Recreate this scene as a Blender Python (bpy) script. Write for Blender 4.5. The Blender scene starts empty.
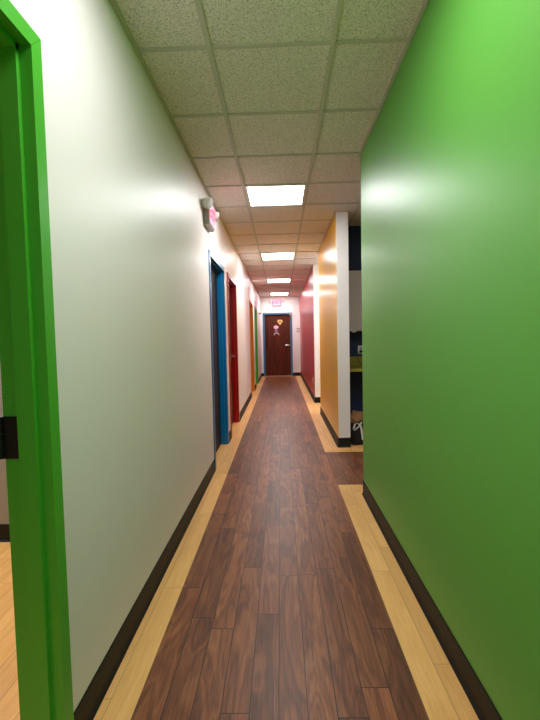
import bpy, bmesh, math, random
from mathutils import Vector, Matrix
random.seed(7)
C = bpy.context.scene
COL = C.collection

# ------------------------------------------------------------------ camera, world, lights, exposure
F, PITCH, YAW, ROLL, CAM_Z = 409.0946, -0.0523297, 0.0276785, -0.0213149, 1.31021
cam_d = bpy.data.cameras.new('camera')
cam = bpy.data.objects.new('camera', cam_d); COL.objects.link(cam)
cam_d.sensor_width = 36.0; cam_d.sensor_fit = 'AUTO'
cam_d.lens = F / 720.0 * 36.0
cam_d.clip_start = 0.02
cy, sy, cp, sp = math.cos(YAW), math.sin(YAW), math.cos(PITCH), math.sin(PITCH)
fw = Vector((-sy*cp, cy*cp, sp)); rt = Vector((cy, sy, 0)); up = rt.cross(fw)
cr, sr = math.cos(ROLL), math.sin(ROLL)
r2 = cr*rt + sr*up; u2 = -sr*rt + cr*up
M = Matrix((r2, u2, -fw)).transposed().to_4x4(); M.translation = (0, 0, CAM_Z)
cam.matrix_world = M
C.camera = cam

w = bpy.data.worlds.new('world'); C.world = w; w.use_nodes = True
w.node_tree.nodes['Background'].inputs[0].default_value = (0.8, 0.9, 1, 1)
w.node_tree.nodes['Background'].inputs[1].default_value = 0.05

TROFFER = 7.4            # emission strength of the ceiling troffers
def area(name, loc, size, watts, color=(1, 0.97, 0.93)):
    d = bpy.data.lights.new(name, 'AREA'); d.shape = 'SQUARE'; d.size = size; d.energy = watts; d.color = color
    o = bpy.data.objects.new(name, d); COL.objects.link(o); o.location = loc
    return o
area('troffer_light', (-0.02, 1.177, 2.74), 0.56, 5.6, (0.98, 0.98, 1.0))         # the troffer over the camera, five tiles before the first one in view
area('troffer_light', (-0.02, -1.87, 2.74), 0.56, 5.5, (0.98, 0.98, 1.0))
area('side_room_light', (-2.4, 2.0, 2.70), 0.6, 13)         # lamp of the room behind the green door frame
area('alcove_fill', (2.3, 2.2, 2.72), 0.6, 5.5)              # added fill for the work alcove, which has no lit lamp
area('nook_light', (1.5, 7.6, 2.72), 0.6, 4)               # lamp of the side hall between the yellow and red walls

C.view_settings.view_transform = 'Standard'
C.view_settings.look = 'None'
C.view_settings.gamma = 1
C.view_settings.use_curve_mapping = False
C.view_settings.exposure = 1.96

# ------------------------------------------------------------------ dimensions
XL, XR, H = -0.694, 0.664, 2.75
YE, YB = 14.2, -3.0
T0, TILE = 2.092, 0.61
TX = -0.326

# ------------------------------------------------------------------ helpers
def srgb(r, g, b):
    f = lambda c: (c/12.92 if c <= 0.04045 else ((c+0.055)/1.055)**2.4)
    return (f(r/255), f(g/255), f(b/255), 1)

def obj(name, bm, mats, parent=None, smooth=False, bevel=0.0, bseg=2):
    me = bpy.data.meshes.new(name)
    bmesh.ops.recalc_face_normals(bm, faces=bm.faces[:])
    bm.to_mesh(me); bm.free()
    if not isinstance(mats, (list, tuple)): mats = [mats]
    for m in mats: me.materials.append(m)
    if smooth:
        for p in me.polygons: p.use_smooth = True
    o = bpy.data.objects.new(name, me); COL.objects.link(o)
    if parent is not None:
        o.parent = parent
        o.matrix_parent_inverse = Matrix.Identity(4)
        # geometry is written in world coordinates: bring it into the parent's frame
        me.transform(world_of(parent).inverted())
    if bevel:
        b = o.modifiers.new('bevel', 'BEVEL'); b.width = bevel; b.segments = bseg; b.limit_method = 'ANGLE'
    return o
def world_of(o):
    m = o.matrix_basis.copy()
    return (world_of(o.parent) @ m) if o.parent else m

def thing(name, label, cat, loc, group=None):
    o = bpy.data.objects.new(name, None); COL.objects.link(o); o.location = loc
    o.empty_display_size = 0.1
    o['label'] = label; o['category'] = cat
    if group: o['group'] = group
    return o
def tag(o, label, cat, group=None):
    o['label'] = label; o['category'] = cat
    if group: o['group'] = group
    return o
def struct(o, label=None, cat=None):
    o['kind'] = 'structure'
    if label: o['label'] = label
    if cat: o['category'] = cat
    return o
def struct_empty(name, loc, label, cat):
    o = bpy.data.objects.new(name, None); COL.objects.link(o); o.location = loc
    o.empty_display_size = 0.1
    return struct(o, label, cat)

def box(bm, x0, x1, y0, y1, z0, z1, mi=0):
    v = [bm.verts.new((x, y, z)) for x in (x0, x1) for y in (y0, y1) for z in (z0, z1)]
    fs = []
    for q in ((0,1,3,2), (4,6,7,5), (0,4,5,1), (2,3,7,6), (0,2,6,4), (1,5,7,3)):
        f = bm.faces.new([v[i] for i in q]); f.material_index = mi; fs.append(f)
    return fs   # order: -x, +x, -y, +y, -z, +z
def BM(): return bmesh.new()
def boxes(*bs):
    bm = BM()
    for b in bs: box(bm, *b)
    return bm
def prism(bm, pts, axis, a, b, mi=0):
    """extrude the polygon pts (2-D) along axis from a to b"""
    def P(u, v, t): return {'x': (t, u, v), 'y': (u, t, v), 'z': (u, v, t)}[axis]
    A = [bm.verts.new(P(u, v, a)) for u, v in pts]; B = [bm.verts.new(P(u, v, b)) for u, v in pts]
    n = len(pts)
    fs = [bm.faces.new(A), bm.faces.new(B[::-1])]
    for i in range(n): fs.append(bm.faces.new((A[i], B[i], B[(i+1) % n], A[(i+1) % n])))
    for f in fs: f.material_index = mi
def cyl(bm, c, axis, r, h, n=20, r2=None, mi=0):
    """cylinder / cone starting at c, running h along the axis vector"""
    ax = Vector(axis).normalized(); c = Vector(c); r2 = r if r2 is None else r2
    s = ax.orthogonal().normalized(); t = ax.cross(s)
    A = []; B = []
    for i in range(n):
        d = math.cos(2*math.pi*i/n)*s + math.sin(2*math.pi*i/n)*t
        A.append(bm.verts.new(c + r*d)); B.append(bm.verts.new(c + ax*h + r2*d))
    fs = [bm.faces.new(A), bm.faces.new(B[::-1])]
    for i in range(n): fs.append(bm.faces.new((A[i], B[i], B[(i+1) % n], A[(i+1) % n])))
    for f in fs: f.material_index = mi
def tube(bm, pts, r, n=8):
    pts = [Vector(p) for p in pts]; rings = []
    for i, p in enumerate(pts):
        d = (pts[min(i+1, len(pts)-1)] - pts[max(i-1, 0)]).normalized()
        s = d.cross(Vector((0.31, 0.2, 0.93))).normalized(); t = d.cross(s)
        rings.append([bm.verts.new(p + r*(math.cos(2*math.pi*k/n)*s + math.sin(2*math.pi*k/n)*t)) for k in range(n)])
    for a, b in zip(rings, rings[1:]):
        for k in range(n): bm.faces.new((a[k], b[k], b[(k+1) % n], a[(k+1) % n]))
    bm.faces.new(rings[0]); bm.faces.new(rings[-1][::-1])
def spline(pts, k=6):
    P = [Vector(p) for p in pts]; P = [P[0]] + P + [P[-1]]; out = []
    for i in range(1, len(P)-2):
        a, b, c, d = P[i-1:i+3]
        for j in range(k):
            t = j/k
            out.append(0.5*((2*b) + (c-a)*t + (2*a-5*b+4*c-d)*t*t + (3*b-a-3*c+d)*t**3))
    return out + [P[-2]]

# ------------------------------------------------------------------ materials
class NT:
    def __init__(s, name):
        s.m = bpy.data.materials.new(name); s.m.use_nodes = True
        s.t = s.m.node_tree; s.t.nodes.clear()
        s.out = s.n('ShaderNodeOutputMaterial'); s.b = s.n('ShaderNodeBsdfPrincipled')
        s.l(s.b.outputs[0], s.out.inputs[0])
    def n(s, typ, **k):
        o = s.t.nodes.new(typ)
        for a, v in k.items(): setattr(o, a, v)
        return o
    def l(s, a, b): s.t.links.new(a, b)
    def set(s, node, key, v):
        if hasattr(v, 'is_output'): s.l(v, node.inputs[key])
        else: node.inputs[key].default_value = v
    def math(s, op, a, b=0.0, c=None):
        o = s.n('ShaderNodeMath', operation=op); s.set(o, 0, a); s.set(o, 1, b)
        if c is not None: s.set(o, 2, c)
        return o.outputs[0]
    def mix(s, f, a, b, mode='MIX'):
        o = s.n('ShaderNodeMix', data_type='RGBA', blend_type=mode)
        s.set(o, 0, f); s.set(o, 6, a); s.set(o, 7, b)
        return o.outputs[2]
    def coord(s): return s.n('ShaderNodeTexCoord').outputs['Object']
    def xyz(s, v):
        o = s.n('ShaderNodeSeparateXYZ'); s.l(v, o.inputs[0]); return o.outputs
    def comb(s, x, y, z):
        o = s.n('ShaderNodeCombineXYZ'); s.set(o, 0, x); s.set(o, 1, y); s.set(o, 2, z); return o.outputs[0]
    def noise(s, v, scale, detail=2.0, rough=0.5, dist=0.0):
        o = s.n('ShaderNodeTexNoise'); s.l(v, o.inputs['Vector'])
        o.inputs['Scale'].default_value = scale; o.inputs['Detail'].default_value = detail
        o.inputs['Roughness'].default_value = rough; o.inputs['Distortion'].default_value = dist
        return o.outputs[0]
    def ramp(s, f, stops):
        o = s.n('ShaderNodeValToRGB'); s.l(f, o.inputs[0]); e = o.color_ramp.elements
        while len(e) < len(stops): e.new(0.5)
        for i, (p, c) in enumerate(stops):
            e[i].position = p; e[i].color = c if len(c) == 4 else (*c, 1)
        return o.outputs[0]
    def bump(s, h, strength, dist):
        o = s.n('ShaderNodeBump'); s.l(h, o.inputs['Height'])
        o.inputs['Strength'].default_value = strength; o.inputs['Distance'].default_value = dist
        s.l(o.outputs[0], s.b.inputs['Normal'])
    def base(s, c): s.set(s.b, 'Base Color', c)
    def rough(s, r): s.set(s.b, 'Roughness', r)

def paint(name, c, rough=0.33, peel=0.25, scale=160, spec=0.5):
    m = NT(name); v = m.coord()
    n1 = m.noise(v, 1.7, 3)
    m.base(m.mix(m.math('MULTIPLY', n1, 0.10), c, tuple(x*0.8 for x in c[:3]) + (1,)))
    m.rough(rough); m.b.inputs['Specular IOR Level'].default_value = spec
    if peel: m.bump(m.noise(v, scale, 2), peel, 0.0006)
    return m.m
def plain(name, c, rough=0.5, metal=0.0, emit=0.0, ecol=None, bump=0.0, scale=60):
    m = NT(name); v = m.coord()
    n = m.noise(v, scale, 2)
    m.base(m.mix(m.math('MULTIPLY', n, 0.15), c, tuple(x*0.75 for x in c[:3]) + (1,)))
    m.rough(rough); m.b.inputs['Metallic'].default_value = metal
    if emit:
        m.b.inputs['Emission Color'].default_value = ecol or c; m.b.inputs['Emission Strength'].default_value = emit
    if bump: m.bump(n, bump, 0.002)
    return m.m

def planks(name, x0, width, length, stops, rough, tone, seam, spec=0.5, fig=1.0):
    """floor boards running along Y; every board has its own tone and grain"""
    m = NT(name); X, Y, Z = m.xyz(m.coord())
    u = m.math('DIVIDE', m.math('SUBTRACT', X, x0), width)
    row = m.math('FLOOR', u); fu = m.math('FRACT', u)
    wn = m.n('ShaderNodeTexWhiteNoise', noise_dimensions='1D'); m.l(m.math('ADD', row, 17.3), wn.inputs['W'])
    vv = m.math('ADD', m.math('DIVIDE', Y, length), m.math('MULTIPLY', wn.outputs[0], 3.0))
    colm = m.math('FLOOR', vv); fv = m.math('FRACT', vv)
    w2 = m.n('ShaderNodeTexWhiteNoise', noise_dimensions='2D'); m.l(m.comb(row, colm, 0.0), w2.inputs['Vector'])
    rid = w2.outputs[0]
    shift = m.math('MULTIPLY', rid, 37.0)
    g = m.comb(m.math('MULTIPLY', X, 1.0), m.math('ADD', m.math('MULTIPLY', Y, 0.16), shift), shift)
    broad = m.noise(g, 8, 3, 0.5, 1.4*fig)
    rings = m.math('FRACT', m.math('MULTIPLY', broad, 6.0))
    rings = m.math('ABSOLUTE', m.math('SUBTRACT', rings, 0.5))
    fine = m.noise(m.comb(m.math('MULTIPLY', X, 1.0), m.math('ADD', m.math('MULTIPLY', Y, 0.035), shift), shift), 190, 3, 0.6)
    f = m.math('ADD', m.math('MULTIPLY', rings, 0.55*fig), m.math('MULTIPLY', fine, 0.55))
    f = m.math('ADD', f, m.math('MULTIPLY', m.math('SUBTRACT', broad, 0.5), 0.5))
    c = m.ramp(f, stops)
    val = m.math('ADD', 1.0 - tone/2, m.math('MULTIPLY', rid, tone))
    c = m.mix(1.0, c, m.comb(val, val, val), 'MULTIPLY')
    du = m.math('MULTIPLY', m.math('MINIMUM', fu, m.math('SUBTRACT', 1.0, fu)), width)
    dv = m.math('MULTIPLY', m.math('MINIMUM', fv, m.math('SUBTRACT', 1.0, fv)), length)
    d = m.math('MINIMUM', du, dv)
    k = m.n('ShaderNodeMapRange'); k.inputs['From Min'].default_value = 0.0007; k.inputs['From Max'].default_value = 0.0026
    m.l(d, k.inputs['Value'])
    c = m.mix(k.outputs[0], seam, c)
    m.base(c)
    m.rough(m.math('ADD', rough, m.math('MULTIPLY', fine, 0.12)))
    m.b.inputs['Specular IOR Level'].default_value = spec
    hgt = m.math('ADD', m.math('MULTIPLY', fine, 0.35), m.math('MULTIPLY', k.outputs[0], 0.8))
    m.bump(hgt, 0.25, 0.0006)
    return m.m

M_DARK = planks('walnut_planks', -0.547, 0.1027, 0.914,
    [(0.10, srgb(68, 34, 20)), (0.38, srgb(124, 72, 44)), (0.62, srgb(158, 99, 63)), (0.92, srgb(216, 152, 102))],
    0.32, 0.6, srgb(14, 7, 5), spec=0.32, fig=0.8)
M_LIGHT = planks('maple_planks', -0.6497, 0.1027, 0.914,
    [(0.1, srgb(222, 162, 92)), (0.45, srgb(243, 190, 116)), (0.85, srgb(248, 206, 138))],
    0.34, 0.12, srgb(192, 144, 84), fig=0.35)

def ceiling_tile():
    m = NT('mineral_fibre_tile'); v = m.coord()
    a = m.noise(v, 190, 3, 0.6, 0.5)
    k = m.n('ShaderNodeMapRange'); k.inputs['From Min'].default_value = 0.39; k.inputs['From Max'].default_value = 0.47
    m.l(a, k.inputs['Value'])
    b = m.noise(v, 310, 2)
    k2 = m.n('ShaderNodeMapRange'); k2.inputs['From Min'].default_value = 0.34; k2.inputs['From Max'].default_value = 0.42
    m.l(b, k2.inputs['Value'])
    f = m.math('MULTIPLY', k.outputs[0], m.math('ADD', 0.55, m.math('MULTIPLY', k2.outputs[0], 0.45)))
    m.base(m.mix(f, srgb(176, 168, 156), srgb(250, 242, 232)))
    m.rough(0.85); m.b.inputs['Specular IOR Level'].default_value = 0.2
    m.bump(f, 0.5, 0.002)
    return m.m
M_TILE = ceiling_tile()
M_GRID = plain('grid_metal', srgb(204, 202, 186), 0.5)
M_WHITE = paint('eggshell_white_paint', srgb(242, 235, 232), 0.43, 0.6)
M_ENDW = paint('end_wall_paint', srgb(242, 238, 235), 0.42)
M_GREEN = paint('green_wall_paint', srgb(97, 174, 68), 0.42, 0.6)
M_YELLOW = paint('yellow_wall_paint', srgb(240, 180, 36), 0.28)
M_RED = paint('red_wall_paint', srgb(182, 40, 46), 0.31)
M_NAVY = paint('navy_wall_paint', srgb(6, 38, 80), 0.5)
M_GREY = paint('grey_room_paint', srgb(150, 146, 138), 0.5)
M_BASE = plain('black_vinyl_base', srgb(20, 19, 18), 0.55); M_BASE.node_tree.nodes['Principled BSDF'].inputs['Specular IOR Level'].default_value = 0.3
M_FGREEN = paint('green_frame_enamel', srgb(72, 170, 44), 0.35, 0.12, 220)
M_FBLUE = paint('blue_frame_enamel', srgb(0, 112, 170), 0.3, 0.1, 220)
M_FTEAL = paint('teal_blue_frame_enamel', srgb(52, 116, 152), 0.35, 0.1, 220)
M_FRED = paint('red_frame_enamel', srgb(165, 6, 10), 0.3, 0.1, 220)
M_FORANGE = paint('orange_frame_enamel', srgb(226, 140, 22), 0.3, 0.1, 220)
M_STEEL = plain('brushed_steel', srgb(205, 203, 198), 0.28, 1.0)
M_BLACKM = plain('black_metal', srgb(16, 15, 16), 0.4, 0.3)
M_PLASTIC = plain('white_plastic', srgb(250, 249, 247), 0.4)
M_GREYP = plain('light_grey_plastic', srgb(160, 158, 155), 0.45)
M_BLACKP = plain('black_plastic', srgb(18, 18, 20), 0.4)

def wood(name, stops, rough=0.3):
    m = NT(name); X, Y, Z = m.xyz(m.coord())
    g = m.comb(X, Y, m.math('MULTIPLY', Z, 0.12))
    a = m.noise(g, 9, 4, 0.6, 1.2); b = m.noise(m.comb(X, Y, m.math('MULTIPLY', Z, 0.03)), 150, 3)
    m.base(m.ramp(m.math('ADD', m.math('MULTIPLY', a, 0.6), m.math('MULTIPLY', b, 0.4)), stops))
    m.rough(rough); return m.m
M_DOOR = wood('mahogany_veneer', [(0.3, srgb(50, 18, 9)), (0.5, srgb(82, 33, 17)), (0.7, srgb(108, 49, 25))], 0.55)
M_DOOR2 = plain('charcoal_door_paint', srgb(22, 20, 34), 0.55)
M_DIFF = plain('lit_diffuser', (0.3, 0.3, 0.3, 1), 0.9, 0, TROFFER, (0.985, 0.98, 0.985, 1))
for q in (M_DOOR, M_DOOR2): q.node_tree.nodes['Principled BSDF'].inputs['Specular IOR Level'].default_value = 0.2
M_LIGHTF = plain('white_enamel_trim', srgb(232, 232, 226), 0.4)

# ------------------------------------------------------------------ doors: (number, Y outer near, Y outer far, paint)
HEAD = 2.195                         # top of every frame
FACE = 0.05
DOORS = [(1, 0.19, 1.222, M_FGREEN), (2, 4.04, 5.10, M_FBLUE), (3, 5.40, 6.44, M_FRED), (4, 9.22, 10.2, M_FORANGE), (5, 10.95, 11.93, M_FGREEN)]
WT = 0.118                           # wall thickness

# ------------------------------------------------------------------ floor
def floor():
    bm = BM()
    def q(x0, x1, y0, y1, mi, z=0.0):
        f = bm.faces.new([bm.verts.new(p) for p in ((x0, y0, z), (x1, y0, z), (x1, y1, z), (x0, y1, z))]); f.material_index = mi
    BL, BR = -0.547, 0.4795
    q(XL-WT, BL, YB, YE, 1)                       # left border (and the thresholds of the doorways)
    q(-4.2, XL-WT, YB, YE, 1)                     # side rooms
    q(BL, BR, YB, 14.06, 0)
    q(BL, BR, 14.06, YE+0.05, 1)
    q(BR, 3.2, YB, 3.585, 1)
    q(BR, 3.2, 3.585, 4.63, 0)
    q(BR, 3.2, 4.63, YE+0.05, 1)
    me_bm = bm
    # slab thickness below
    box(bm, -4.2, 3.2, YB-0.1, YE+0.2, -0.12, -0.002, 0)
    me = bpy.data.meshes.new('floor'); bm.to_mesh(me); bm.free()
    me.materials.append(M_DARK); me.materials.append(M_LIGHT)
    o = bpy.data.objects.new('floor', me); COL.objects.link(o)
    struct(o, 'dark walnut plank floor with pale maple border strips along both walls', 'floor')
floor()

# ------------------------------------------------------------------ ceiling: tiles and exposed grid
bm = boxes((-4.2, 3.2, YB-0.1, YE+0.2, H+0.006, H+0.06))
struct(obj('ceiling', bm, M_TILE), 'suspended ceiling of speckled square tiles', 'ceiling')
LIGHT_ROWS = (3, 8, 13, 18)
bm = BM()
rows = [T0 + TILE*k for k in range(-8, 20)]
for x in (TX, TX+TILE):
    box(bm, x-0.0125, x+0.0125, YB, YE, H-0.002, H+0.007)
for i in range(1, 4):
    x = TX + TILE*(1+i)
    box(bm, x-0.0125, x+0.0125, 0.5, 5.45, H-0.002, H+0.007)
for y in rows:
    box(bm, XL, XR, y-0.0115, y+0.0115, H-0.0015, H+0.007)
    if 0.5 < y < 5.4: box(bm, XR+0.0, 3.0, y-0.0115, y+0.0115, H-0.0015, H+0.007)
box(bm, XL, XL+0.020, YB, YE, H-0.004, H+0.007)
box(bm, XR-0.020, XR, YB, 3.366, H-0.004, H+0.007)
box(bm, XR-0.020, XR, 4.83, 7.05, H-0.004, H+0.007)
box(bm, XR-0.020, XR, 8.2, YE, H-0.004, H+0.007)
box(bm, XL, XR, YE-0.020, YE, H-0.004, H+0.007)
struct(obj('trim_1', bm, M_GRID), 'painted metal grid bars between the ceiling tiles', 'ceiling grid')

# ------------------------------------------------------------------ walls
bm = BM()
edges = []
y = YB
for n, a, b, mt in DOORS:
    a2, b2 = a + FACE - 0.012, b - FACE + 0.012
    box(bm, XL-WT, XL, y, a2, 0, H+0.004)
    box(bm, XL-WT, XL, a2, b2, HEAD-FACE+0.012, H+0.004)
    y = b2
box(bm, XL-WT, XL, y, YE, 0, H+0.004)
struct(obj('wall_left', bm, M_WHITE), 'long glossy off-white wall with coloured door frames', 'wall')

def partition(name, y0, y1, mface, label, x1=0.803, mend=None):
    bm = BM()
    fs = box(bm, XR, x1, y0, y1, 0, H+0.004, 1)
    fs[0].material_index = 0
    o = obj(name, bm, [mface, mend or M_ENDW]); struct(o, label, 'wall')
partition('wall_right', YB, 3.366, M_GREEN, 'glossy lime green wall filling the right side', mend=M_GREEN)
partition('wall_right.001', 4.83, 7.05, M_YELLOW, 'glossy yellow wall with a white end face')
partition('wall_right.002', 8.2, YE, M_RED, 'glossy dark red wall with a white end face')
DE0, DE1 = -0.617, 0.400             # outer edges of the end door's frame
bm = BM()
box(bm, XL-WT, DE0+0.038, YE, YE+0.12, 0, H+0.004); box(bm, DE1-0.038, 0.803, YE, YE+0.12, 0, H+0.004)
box(bm, DE0+0.038, DE1-0.038, YE, YE+0.12, HEAD-0.038, H+0.004)
struct(obj('wall_end', bm, M_ENDW), 'white end wall around the brown door', 'wall')
struct(obj('wall_back', boxes((XL-WT, 0.803, YB-0.12, YB, 0, H)), M_WHITE), 'white wall behind the camera', 'wall')
# the alcove behind the green wall, the side hall and the side room
struct(obj('wall_alcove', boxes((0.803, 3.0, 5.45, 5.57, 0, H+0.004)), M_NAVY), 'navy blue wall of the work alcove', 'wall')
struct(obj('wall_alcove.001', boxes((3.0, 3.12, 0.4, 5.57, 0, H+0.004), (0.803, 3.0, 0.4, 0.52, 0, H+0.004)), M_GREY), 'grey walls of the work alcove', 'wall')
struct(obj('wall_nook', boxes((0.803, 2.2, 6.93, 7.05, 0, H+0.004), (2.2, 2.32, 6.93, 8.32, 0, H+0.004), (0.803, 2.2, 8.2, 8.32, 0, H+0.004)), M_ENDW), 'white walls of the side hall between yellow and red walls', 'wall')
struct(obj('wall_room', boxes((-3.7, XL-WT, 2.613, 2.73, 0, H+0.004), (-3.82, -3.7, -1.2, 2.73, 0, H+0.004), (-3.7, XL-WT, -1.32, -1.2, 0, H+0.004)), M_GREY), 'grey walls of the room behind the green frame', 'wall')
# closed backs behind the shut doors, so that no outside light leaks round them
# ------------------------------------------------------------------ baseboards (black vinyl cove base, 115 mm)
BH = 0.115
def cove(bm, axis, a, b, pos, sgn):
    """cove base along an axis ('x' or 'y'), on the wall plane at pos, standing out in direction sgn"""
    pts = [(pos, 0.0), (pos+sgn*0.016, 0.0), (pos+sgn*0.016, 0.003), (pos+sgn*0.008, 0.012), (pos+sgn*0.005, 0.025), (pos+sgn*0.005, BH-0.003), (pos+sgn*0.003, BH), (pos, BH)]
    if axis == 'y': prism(bm, pts, 'y', a, b)
    else:
        prism(bm, pts, 'x', a, b)
bm = BM(); y = YB
for n, a, b, mt in DOORS:
    cove(bm, 'y', y, a, XL, 1); y = b
cove(bm, 'y', y, YE, XL, 1)
struct(obj('baseboard_left', bm, M_BASE), 'black vinyl baseboard along the off-white wall', 'baseboard')
bm = BM(); cove(bm, 'y', YB, 3.366, XR, -1); cove(bm, 'x', XR-0.005, 0.803, 3.366, 1)
struct(obj('baseboard_right', bm, M_BASE), 'black vinyl baseboard under the green wall', 'baseboard')
bm = BM(); cove(bm, 'y', 4.83-0.005, 7.05, XR, -1); cove(bm, 'x', XR-0.005, 0.803, 4.83, -1); cove(bm, 'x', XR-0.005, 2.2, 7.05, 1)
struct(obj('baseboard_right.001', bm, M_BASE), 'black vinyl baseboard around the yellow wall', 'baseboard')
bm = BM(); cove(bm, 'y', 8.2-0.005, YE, XR, -1); cove(bm, 'x', XR-0.005, 2.2, 8.2, -1)
struct(obj('baseboard_right.002', bm, M_BASE), 'black vinyl baseboard around the red wall', 'baseboard')
bm = BM(); cove(bm, 'x', XL+0.006, DE0, YE, -1); cove(bm, 'x', DE1, XR-0.006, YE, -1)
struct(obj('baseboard_end', bm, M_BASE), 'short black baseboards beside the brown end door', 'baseboard')
bm = BM(); cove(bm, 'x', -3.7, XL-WT, 2.613, -1)
struct(obj('baseboard_room', bm, M_BASE), 'black baseboard seen through the green door frame', 'baseboard')

# ------------------------------------------------------------------ hollow metal door frames
def frame_geometry(lo, hi, place):
    """place(s, d, z) maps along-wall, depth from the corridor face (0 .. 0.135) and height to world"""
    bm = BM(); st = BM()
    def pbox(b, s0, s1, d0, d1, z0, z1):
        c = [place(s, d, z) for s in (s0, s1) for d in (d0, d1) for z in (z0, z1)]
        v = [b.verts.new(p) for p in c]
        for q in ((0,1,3,2), (4,6,7,5), (0,4,5,1), (2,3,7,6), (0,2,6,4), (1,5,7,3)): b.faces.new([v[i] for i in q])
    def ppoly(b, pts, d0, d1):
        A = [b.verts.new(place(s, d0, z)) for s, z in pts]; B = [b.verts.new(place(s, d1, z)) for s, z in pts]
        n = len(pts); b.faces.new(A); b.faces.new(B[::-1])
        for i in range(n): b.faces.new((A[i], B[i], B[(i+1) % n], A[(i+1) % n]))
    il, ih, iz = lo+FACE, hi-FACE, HEAD-FACE
    g = 0.0006
    for d0, d1 in ((0.0, 0.0125), (0.1305, 0.139)):
        ppoly(bm, [(lo, 0), (il, 0), (il, iz-g), (lo, HEAD-g)], d0, d1)
        ppoly(bm, [(hi, 0), (hi, HEAD-g), (ih, iz-g), (ih, 0)], d0, d1)
        ppoly(bm, [(lo+g, HEAD), (il+g, iz), (ih-g, iz), (hi-g, HEAD)], d0, d1)
    pbox(bm, il-0.0115, il, 0.0125, 0.1305, 0, iz); pbox(bm, ih, ih+0.0115, 0.0125, 0.1305, 0, iz)
    pbox(bm, il, ih, 0.0125, 0.1305, iz, iz+0.0115)
    pbox(st, il, il+0.016, 0.036, 0.088, 0, iz); pbox(st, ih-0.016, ih, 0.036, 0.088, 0, iz)
    pbox(st, il, ih, 0.036, 0.088, iz-0.016, iz)
    return bm, st
def lever(place, s, d, z, direc, parent, mat):
    bm = BM()
    P = lambda a, b, c: Vector(place(a, b, c))
    n = (P(s, d-1, z) - P(s, d, z)).normalized()
    al = (P(s+direc, d, z) - P(s, d, z)).normalized()
    c = P(s, d, z)
    cyl(bm, c, n, 0.032, 0.010, 20); cyl(bm, c, n, 0.012, 0.052, 12)
    tube(bm, [c+n*0.046, c+n*0.050+al*0.02, c+n*0.050+al*0.07, c+n*0.046+al*0.115], 0.0095, 10)
    return obj('door_handle', bm, mat, parent, smooth=False)
def slab(place, lo, hi, parent, mat, d0=0.0885, d1=0.131):
    c = [place(s, d, z) for s in (lo+FACE+0.003, hi-FACE-0.003) for d in (d0, d1) for z in (0.012, HEAD-FACE-0.003)]
    xs, ys, zs = zip(*c)
    return obj('door_slab', boxes((min(xs), max(xs), min(ys), max(ys), min(zs), max(zs))), mat, parent)

LAB = {1: 'open doorway with lime green metal frame at the left edge',
       2: 'recessed dark door in bright blue metal frame',
       3: 'recessed dark door in dark red metal frame',
       4: 'recessed dark door in orange metal frame',
       5: 'recessed dark door in green metal frame near the end wall'}
FX = XL + 0.012
place_left = lambda s, d, z: (FX - d, s, z)
for n, a, b, mt in DOORS:
    r = struct_empty('door_%d' % n, (FX, (a+b)/2, 0), LAB[n], 'door')
    bm, st = frame_geometry(a, b, place_left)
    obj('door_frame', bm, mt, r)
    obj('door_stop', st, mt, r)
    if n == 1:
        y1 = b - FACE
        hb = BM()
        box(hb, FX-0.140, FX-0.096, y1-0.0035, y1+0.0005, 0.972, 1.098)
        for k in range(5): cyl(hb, (FX-0.147, y1-0.006, 0.974+k*0.0248), (0, 0, 1), 0.0085, 0.0235, 12)
        obj('hinge', hb, M_BLACKM, r)['label'] = 'black steel hinge on the green frame'
        sb = BM(); cyl(sb, (FX-0.100, y1+0.0002, 2.062), (0, -1, 0), 0.006, 0.004, 10)
        obj('screw', sb, M_BLACKM, r)
        continue
    dk = slab(place_left, a, b, r, M_DOOR2 if n == 2 else M_DOOR)
    lever(place_left, b-FACE-0.075 if n == 3 else a+FACE+0.075, 0.0885, 1.05, -1 if n == 3 else 1, dk, M_STEEL)
    if n == 2:
        s = obj('sticker', boxes((FX-0.0885, FX-0.0865, 4.50, 4.62, 1.78, 1.96)), plain('pale_green_paper', srgb(176, 196, 176), 0.6), dk)
        s['label'] = 'small pale paper sign on the dark door'

# end door
place_end = lambda s, d, z: (s, YE - 0.012 + d, z)
r = struct_empty('door_6', ((DE0+DE1)/2, YE-0.012, 0), 'closed brown wooden door in blue frame at the end of the corridor', 'door')
bm, st = frame_geometry(DE0, DE1, place_end)
obj('door_frame', bm, M_FTEAL, r)
obj('door_stop', st, M_FTEAL, r)
dk = slab(place_end, DE0, DE1, r, M_DOOR, 0.0885, 0.131)
lever(place_end, DE1-FACE-0.08, 0.0885, 1.07, -1, dk, M_STEEL)
YS = YE - 0.012 + 0.0885
def flat_poly(bm, pts, y0, t=0.003): prism(bm, pts, 'y', y0-t, y0)
def ell(cx, cz, rx, rz, n=24, a0=0, a1=360): return [(cx+rx*math.cos(math.radians(a0+(a1-a0)*i/n)), cz+rz*math.sin(math.radians(a0+(a1-a0)*i/n))) for i in range(n + (0 if a1-a0 == 360 else 1))]
bm = BM(); cx, cz = -0.02, 1.87
flat_poly(bm, [(cx-0.06, cz+0.085), (cx+0.06, cz+0.085), (cx+0.098, cz+0.03), (cx, cz-0.095), (cx-0.098, cz+0.03)], YS)
s = obj('sticker', bm, plain('yellow_card', srgb(232, 200, 120), 0.5), dk); s['label'] = 'yellow shield shaped sticker'
bm = BM(); flat_poly(bm, [(cx-0.018, cz+0.05), (cx+0.018, cz+0.05), (cx+0.03, cz), (cx, cz-0.05), (cx-0.03, cz)], YS-0.003, 0.002)
obj('emblem', bm, plain('brown_card', srgb(120, 70, 30), 0.5), s)
bm = BM(); flat_poly(bm, ell(-0.160, 1.70, 0.085, 0.062), YS)
s = obj('sticker', bm, plain('pink_card', srgb(245, 190, 205), 0.5), dk); s['label'] = 'round pink and white sticker'
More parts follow.
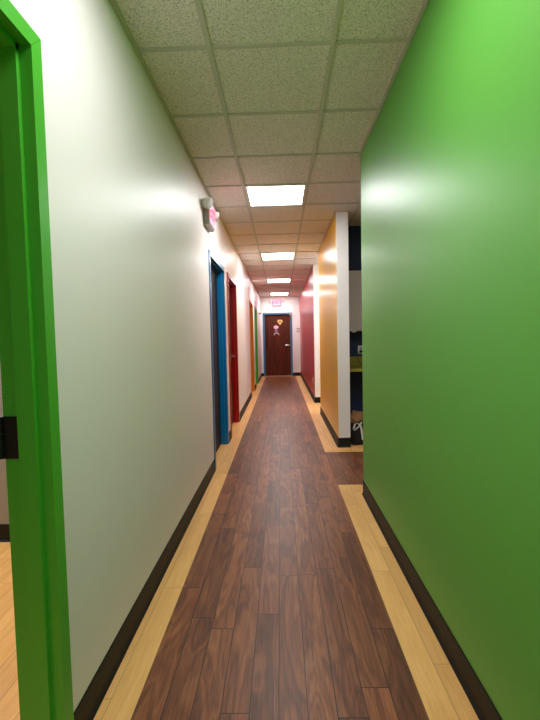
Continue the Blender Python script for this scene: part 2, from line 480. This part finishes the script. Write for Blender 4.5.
bm = BM(); flat_poly(bm, [(-0.215, 1.60), (-0.195, 1.625), (-0.125, 1.625), (-0.105, 1.60), (-0.12, 1.545), (-0.20, 1.545)], YS)
s = obj('sticker', bm, plain('mauve_card', srgb(150, 110, 150), 0.5), dk); s['label'] = 'small mauve sticker'
bm = BM(); o_ = ell(-0.150, 1.425, 0.095, 0.10, 16, 0, 180); i_ = ell(-0.150, 1.425, 0.060, 0.062, 16, 0, 180)
flat_poly(bm, o_ + i_[::-1], YS)
s = obj('sticker', bm, plain('silver_card', srgb(180, 165, 165), 0.4), dk); s['label'] = 'pale arch shaped sticker'
# pale metal closer shoe at the frame's top corner
bm = boxes((DE1-0.085, DE1-0.005, YE-0.062, YE-0.0125, HEAD-0.105, HEAD-0.03)); tube(bm, [(DE1-0.06, YE-0.05, HEAD-0.10), (DE1-0.03, YE-0.055, HEAD-0.16), (DE1-0.02, YE-0.03, HEAD-0.20)], 0.012)
obj('door_closer', bm, M_GREYP, r, bevel=0.004)['label'] = 'pale metal closer bracket on the frame corner'

# ------------------------------------------------------------------ ceiling lights
def ceiling_light(k, label):
    y0, y1 = T0+TILE*k+0.0125, T0+TILE*(k+1)-0.0125
    x0, x1 = TX+0.0135, TX+TILE-0.0135
    t = thing('ceiling_light', label, 'light', ((x0+x1)/2, (y0+y1)/2, H), 'square ceiling lights of the corridor')
    e = 0.022; bm = BM()
    for a in ((x0, x1, y0, y0+e), (x0, x1, y1-e, y1), (x0, x0+e, y0+e, y1-e), (x1-e, x1, y0+e, y1-e)): box(bm, *a, H-0.0035, H+0.0055)
    obj('frame', bm, M_LIGHTF, t, bevel=0.001)
    obj('diffuser', boxes((x0+e, x1-e, y0+e, y1-e, H-0.001, H+0.004)), M_DIFF, t)
for k, lab in zip(LIGHT_ROWS, ('largest and nearest lit square light panel in the ceiling', 'second lit ceiling panel from the camera, above the far end of the yellow wall',
                               'third lit ceiling panel, above the red wall', 'farthest thin lit ceiling panel, just before the white end wall')):
    ceiling_light(k, lab)

# ------------------------------------------------------------------ exit signs with twin emergency lamps
M_EXITF = plain('exit_face_plastic', srgb(240, 190, 205), 0.4, 0, 0.16, srgb(255, 110, 170))
M_EXITR = plain('exit_red_letters', srgb(225, 60, 90), 0.4, 0, 0.35, srgb(255, 30, 70))
M_LENS = plain('clear_lens', srgb(222, 224, 226), 0.15)
def text_mesh(txt, size):
    cu = bpy.data.curves.new('lettering', 'FONT'); cu.body = txt; cu.size = size; cu.extrude = 0.0012; cu.offset = 0.004
    cu.align_x = 'CENTER'; cu.align_y = 'CENTER'
    o = bpy.data.objects.new('lettering', cu); COL.objects.link(o)
    dg = bpy.context.evaluated_depsgraph_get()
    me = bpy.data.meshes.new_from_object(o.evaluated_get(dg))
    bpy.data.objects.remove(o); bpy.data.curves.remove(cu)
    return me
def exit_sign(origin, n, al, label):
    """origin on the wall at the middle of the housing, n out of the wall, al to the reader's right"""
    n, al, upv = Vector(n), Vector(al), Vector((0, 0, 1))
    R = Matrix((al, upv, n)).transposed().to_4x4(); R.translation = origin     # local x = right, y = up, z = out
    t = thing('exit_sign', label, 'exit sign', origin, 'exit signs')
    def part(name, bm, mat, par=t, **k):
        bmesh.ops.transform(bm, matrix=R, verts=bm.verts[:]); return obj(name, bm, mat, par, **k)
    part('housing', boxes((-0.155, 0.155, -0.105, 0.105, 0.0, 0.058)), M_GREYP, bevel=0.006)
    fp = part('face_panel', boxes((-0.145, 0.145, -0.095, 0.095, 0.0575, 0.0615)), M_EXITF)
    me = text_mesh('EXIT', 0.165); me.transform(Matrix.Translation((0, 0.0, 0.0625))); me.transform(R)
    me.materials.append(M_EXITR); me.transform(world_of(fp).inverted())
    lo = bpy.data.objects.new('lettering', me); COL.objects.link(lo); lo.parent = fp; lo['label'] = 'red letters reading EXIT'
    part('bottom_lip', boxes((-0.15, 0.15, -0.117, -0.105, 0.0, 0.05)), M_GREYP)
    for s in (-1, 1):
        bm = BM(); cx_, cz_ = s*0.195, 0.062
        cyl(bm, (s*0.150, cz_, 0.03), (s, 0, 0), 0.013, 0.03, 12)
        a = Vector((s*0.25, -0.25, 1)).normalized()
        c = Vector((cx_, cz_, 0.012))
        cyl(bm, c, a, 0.036, 0.02, 20, 0.048); cyl(bm, c + a*0.02, a, 0.048, 0.055, 20)
        # cooling ribs round the shell
        for q in range(3): cyl(bm, c + a*(0.026+q*0.014), a, 0.0505, 0.005, 20)
        L = part('lamp_head', bm, M_PLASTIC)
        bm = BM(); cyl(bm, c + a*0.0755, a, 0.043, 0.006, 20, 0.036)
        part('lens', bm, M_LENS, L)
exit_sign((XL, 3.975, 2.50), (1, 0, 0), (0, 1, 0), 'exit sign with two emergency lamps on the off-white left wall')
exit_sign((-0.115, YE, 2.54), (0, -1, 0), (1, 0, 0), 'small glowing pink exit sign above the brown end door')

# ------------------------------------------------------------------ small wall fittings
def outlet(c, n, al, label, name='wall_outlet'):
    n, al = Vector(n), Vector(al)
    R = Matrix((al, Vector((0, 0, 1)), n)).transposed().to_4x4(); R.translation = c
    t = thing(name, label, 'outlet', c, 'white wall outlets')
    def part(nm, bm, mat, par=t, **k):
        bmesh.ops.transform(bm, matrix=R, verts=bm.verts[:]); return obj(nm, bm, mat, par, **k)
    part('cover_plate', boxes((-0.036, 0.036, -0.058, 0.058, 0, 0.006)), M_PLASTIC, bevel=0.003)
    for z in (-0.02, 0.02):
        so = BM(); cyl(so, (0, z, 0.005), (0, 0, 1), 0.0155, 0.0025, 20)
        s_ = part('socket', so, M_GREYP)
        sl = boxes((-0.0075, -0.0055, z-0.004, z+0.006, 0.0074, 0.0079), (0.0055, 0.0075, z-0.004, z+0.005, 0.0074, 0.0079)); cyl(sl, (0, z-0.009, 0.0074), (0, 0, 1), 0.0025, 0.0005, 10)
        part('slot', sl, M_BLACKP, s_)
    return t
outlet((XR, 8.67, 0.41), (-1, 0, 0), (0, -1, 0), 'white outlet plate low on the dark red wall')
outlet((1.052, 5.45, 1.135), (0, -1, 0), (1, 0, 0), 'white outlet with a black plug on the navy alcove wall')

t = thing('sign_plate', 'small pale sign plate on the white end wall right of the door', 'sign', (0.625, YE, 1.585))
obj('plate', boxes((0.545, 0.700, YE-0.008, YE, 1.50, 1.66)), plain('pale_grey_plate', srgb(214, 208, 206), 0.4), t, bevel=0.002)
M_STRIPE = plain('grey_stripe', srgb(150, 140, 138), 0.4)
for z0 in (1.515, 1.625): obj('stripe', boxes((0.552, 0.693, YE-0.0095, YE-0.0075, z0, z0+0.016)), M_STRIPE, t)
bm = BM(); cyl(bm, (XL, 13.3, 2.13), (1, 0, 0), 0.035, 0.012, 16); cyl(bm, (XL+0.01, 13.3, 2.13), (1, 0, 0), 0.014, 0.045, 12); cyl(bm, (XL+0.05, 13.3, 2.13), (1, 0, 0), 0.024, 0.02, 14)
tag(obj('coat_hook', bm, M_BLACKP), 'small black hook high on the left wall near the end corner', 'wall fitting')

# ------------------------------------------------------------------ work alcove: cabinet, counter, cord, bag
M_CAB = plain('grey_laminate', srgb(206, 200, 196), 0.45)
M_OLIVE = plain('olive_yellow_laminate', srgb(152, 144, 48), 0.4)
t = thing('wall_cabinet', 'grey wall cabinet hung on the navy wall in the alcove', 'cabinet', (1.5, 5.45, 1.385))
obj('body', boxes((0.806, 2.2, 5.155, 5.449, 1.385, 2.13)), M_CAB, t, bevel=0.002)
for i in range(3):
    x0 = 0.808 + i*0.464
    d = obj('cabinet_door', boxes((x0, x0+0.460, 5.136, 5.154, 1.388, 2.127)), M_CAB, t, bevel=0.002)
    bm = BM(); tube(bm, [(x0+0.425, 5.137, 1.42), (x0+0.425, 5.112, 1.425), (x0+0.425, 5.112, 1.515), (x0+0.425, 5.137, 1.52)], 0.005)
    obj('handle', bm, M_STEEL, d)
bm = boxes((0.885, 0.945, 5.145, 5.185, 1.372, 1.3845)); cyl(bm, (0.915, 5.165, 1.372), (0, 0, -1), 0.014, 0.008, 14)
tag(obj('cabinet_clip', bm, M_PLASTIC, bevel=0.002), 'small white clip under the edge of the grey wall cabinet', 'clip')
t = thing('counter', 'olive yellow laminate counter built against the navy alcove wall', 'counter', (1.6, 5.15, 0))
obj('worktop', boxes((0.806, 2.6, 4.88, 5.449, 0.893, 0.928)), M_OLIVE, t, bevel=0.004)
obj('backsplash', boxes((0.806, 2.6, 5.431, 5.449, 0.928, 1.05)), M_OLIVE, t, bevel=0.002)
obj('support_panel', boxes((2.57, 2.6, 4.95, 5.449, 0.0, 0.893)), M_NAVY, t)
obj('support_panel', boxes((1.68, 1.71, 4.95, 5.449, 0.0, 0.893)), M_NAVY, t)
t = thing('power_cord', 'black power cord plugged in above the olive counter', 'cord', (1.052, 5.44, 1.12))
bm = BM(); box(bm, 1.034, 1.070, 5.408, 5.4415, 1.100, 1.132); obj('plug', bm, M_BLACKP, t, bevel=0.004)
bm = BM(); tube(bm, spline([(1.052, 5.408, 1.112), (1.03, 5.385, 1.09), (1.0, 5.37, 1.03), (1.03, 5.34, 0.965), (1.10, 5.25, 0.933), (1.22, 5.2, 0.9335), (1.4, 5.3, 0.9335), (1.55, 5.26, 0.9335)]), 0.0045)
obj('cable', bm, M_BLACKP, t, smooth=True)

def crumple(c, rx, ry, rz, seed, amp=0.18, flat=True):
    bm = BM(); bmesh.ops.create_icosphere(bm, subdivisions=4, radius=1)
    rnd = random.Random(seed); dirs = [(Vector((rnd.gauss(0, 1), rnd.gauss(0, 1), rnd.gauss(0, 1))).normalized(), rnd.uniform(3, 9), rnd.uniform(0, 6)) for _ in range(9)]
    for v in bm.verts:
        d = v.co.normalized(); s = 1 + amp*sum(math.sin(f*d.dot(a)+p) for a, f, p in dirs)/4
        q = d*s
        z = q.z*rz
        if flat and z < -rz*0.75: z = -rz*0.75
        v.co = Vector((c[0]+q.x*rx, c[1]+q.y*ry, c[2]+z))
    return bm
t = thing('tote_bag', 'black fabric bag with white straps on the floor under the counter', 'bag', (0.91, 5.02, 0))
bm = BM()
prof = [(0.0, 0.075, 0.10), (0.02, 0.085, 0.115), (0.12, 0.09, 0.12), (0.20, 0.085, 0.10), (0.255, 0.078, 0.06)]
rings = []
for z, rx, ry in prof:
    ring = []
    for i in range(28):
        a = 2*math.pi*i/28; ca, sa = math.cos(a), math.sin(a)
        k = 1 + 0.03*math.sin(5*a+z*30)
        ring.append(bm.verts.new((0.91 + rx*k*math.copysign(abs(ca)**0.55, ca), 5.02 + ry*k*math.copysign(abs(sa)**0.55, sa), z)))
    rings.append(ring)
for a, b in zip(rings, rings[1:]):
    for i in range(28): bm.faces.new((a[i], a[(i+1) % 28], b[(i+1) % 28], b[i]))
bm.faces.new(rings[0]); bm.faces.new(rings[-1])
body = obj('body', bm, plain('black_canvas', srgb(20, 20, 24), 0.85, bump=0.4, scale=200), t, smooth=True)
M_STRAP = plain('white_webbing', srgb(226, 222, 216), 0.7, bump=0.3, scale=300)
def strap(pts, wid):
    bm = BM(); P = spline(pts); L = []; Rr = []
    for p in P:
        L.append([bm.verts.new(p + Vector((-wid/2, d, 0))) for d in (0, -0.004)]); 
        Rr.append([bm.verts.new(p + Vector((wid/2, d, 0))) for d in (0, -0.004)])
    for i in range(len(P)-1):
        for q in ((L[i][0], L[i+1][0], Rr[i+1][0], Rr[i][0]), (L[i][1], Rr[i][1], Rr[i+1][1], L[i+1][1]), (L[i][0], L[i][1], L[i+1][1], L[i+1][0]), (Rr[i][0], Rr[i+1][0], Rr[i+1][1], Rr[i][1])): bm.faces.new(q)
    return bm
obj('strap', strap([(0.86, 4.925, 0.19), (0.875, 4.94, 0.245), (0.905, 4.945, 0.262), (0.94, 4.93, 0.235), (0.955, 4.91, 0.16), (0.962, 4.893, 0.07)], 0.024), M_STRAP, t)['label'] = 'white strap hanging down the black bag'
obj('strap', strap([(0.862, 4.90, 0.185), (0.90, 4.905, 0.215), (0.935, 4.925, 0.245), (0.96, 4.95, 0.275)], 0.02), M_STRAP, t)['label'] = 'white strap lying across the black bag'
bm = crumple((0.905, 5.02, 0.318), 0.088, 0.075, 0.082, 5, 0.2)
tag(obj('cloth_bundle', bm, plain('tan_cloth', srgb(176, 134, 96), 0.85, bump=0.5, scale=45), smooth=True), 'crumpled tan cloth bundle lying on the black bag', 'cloth')
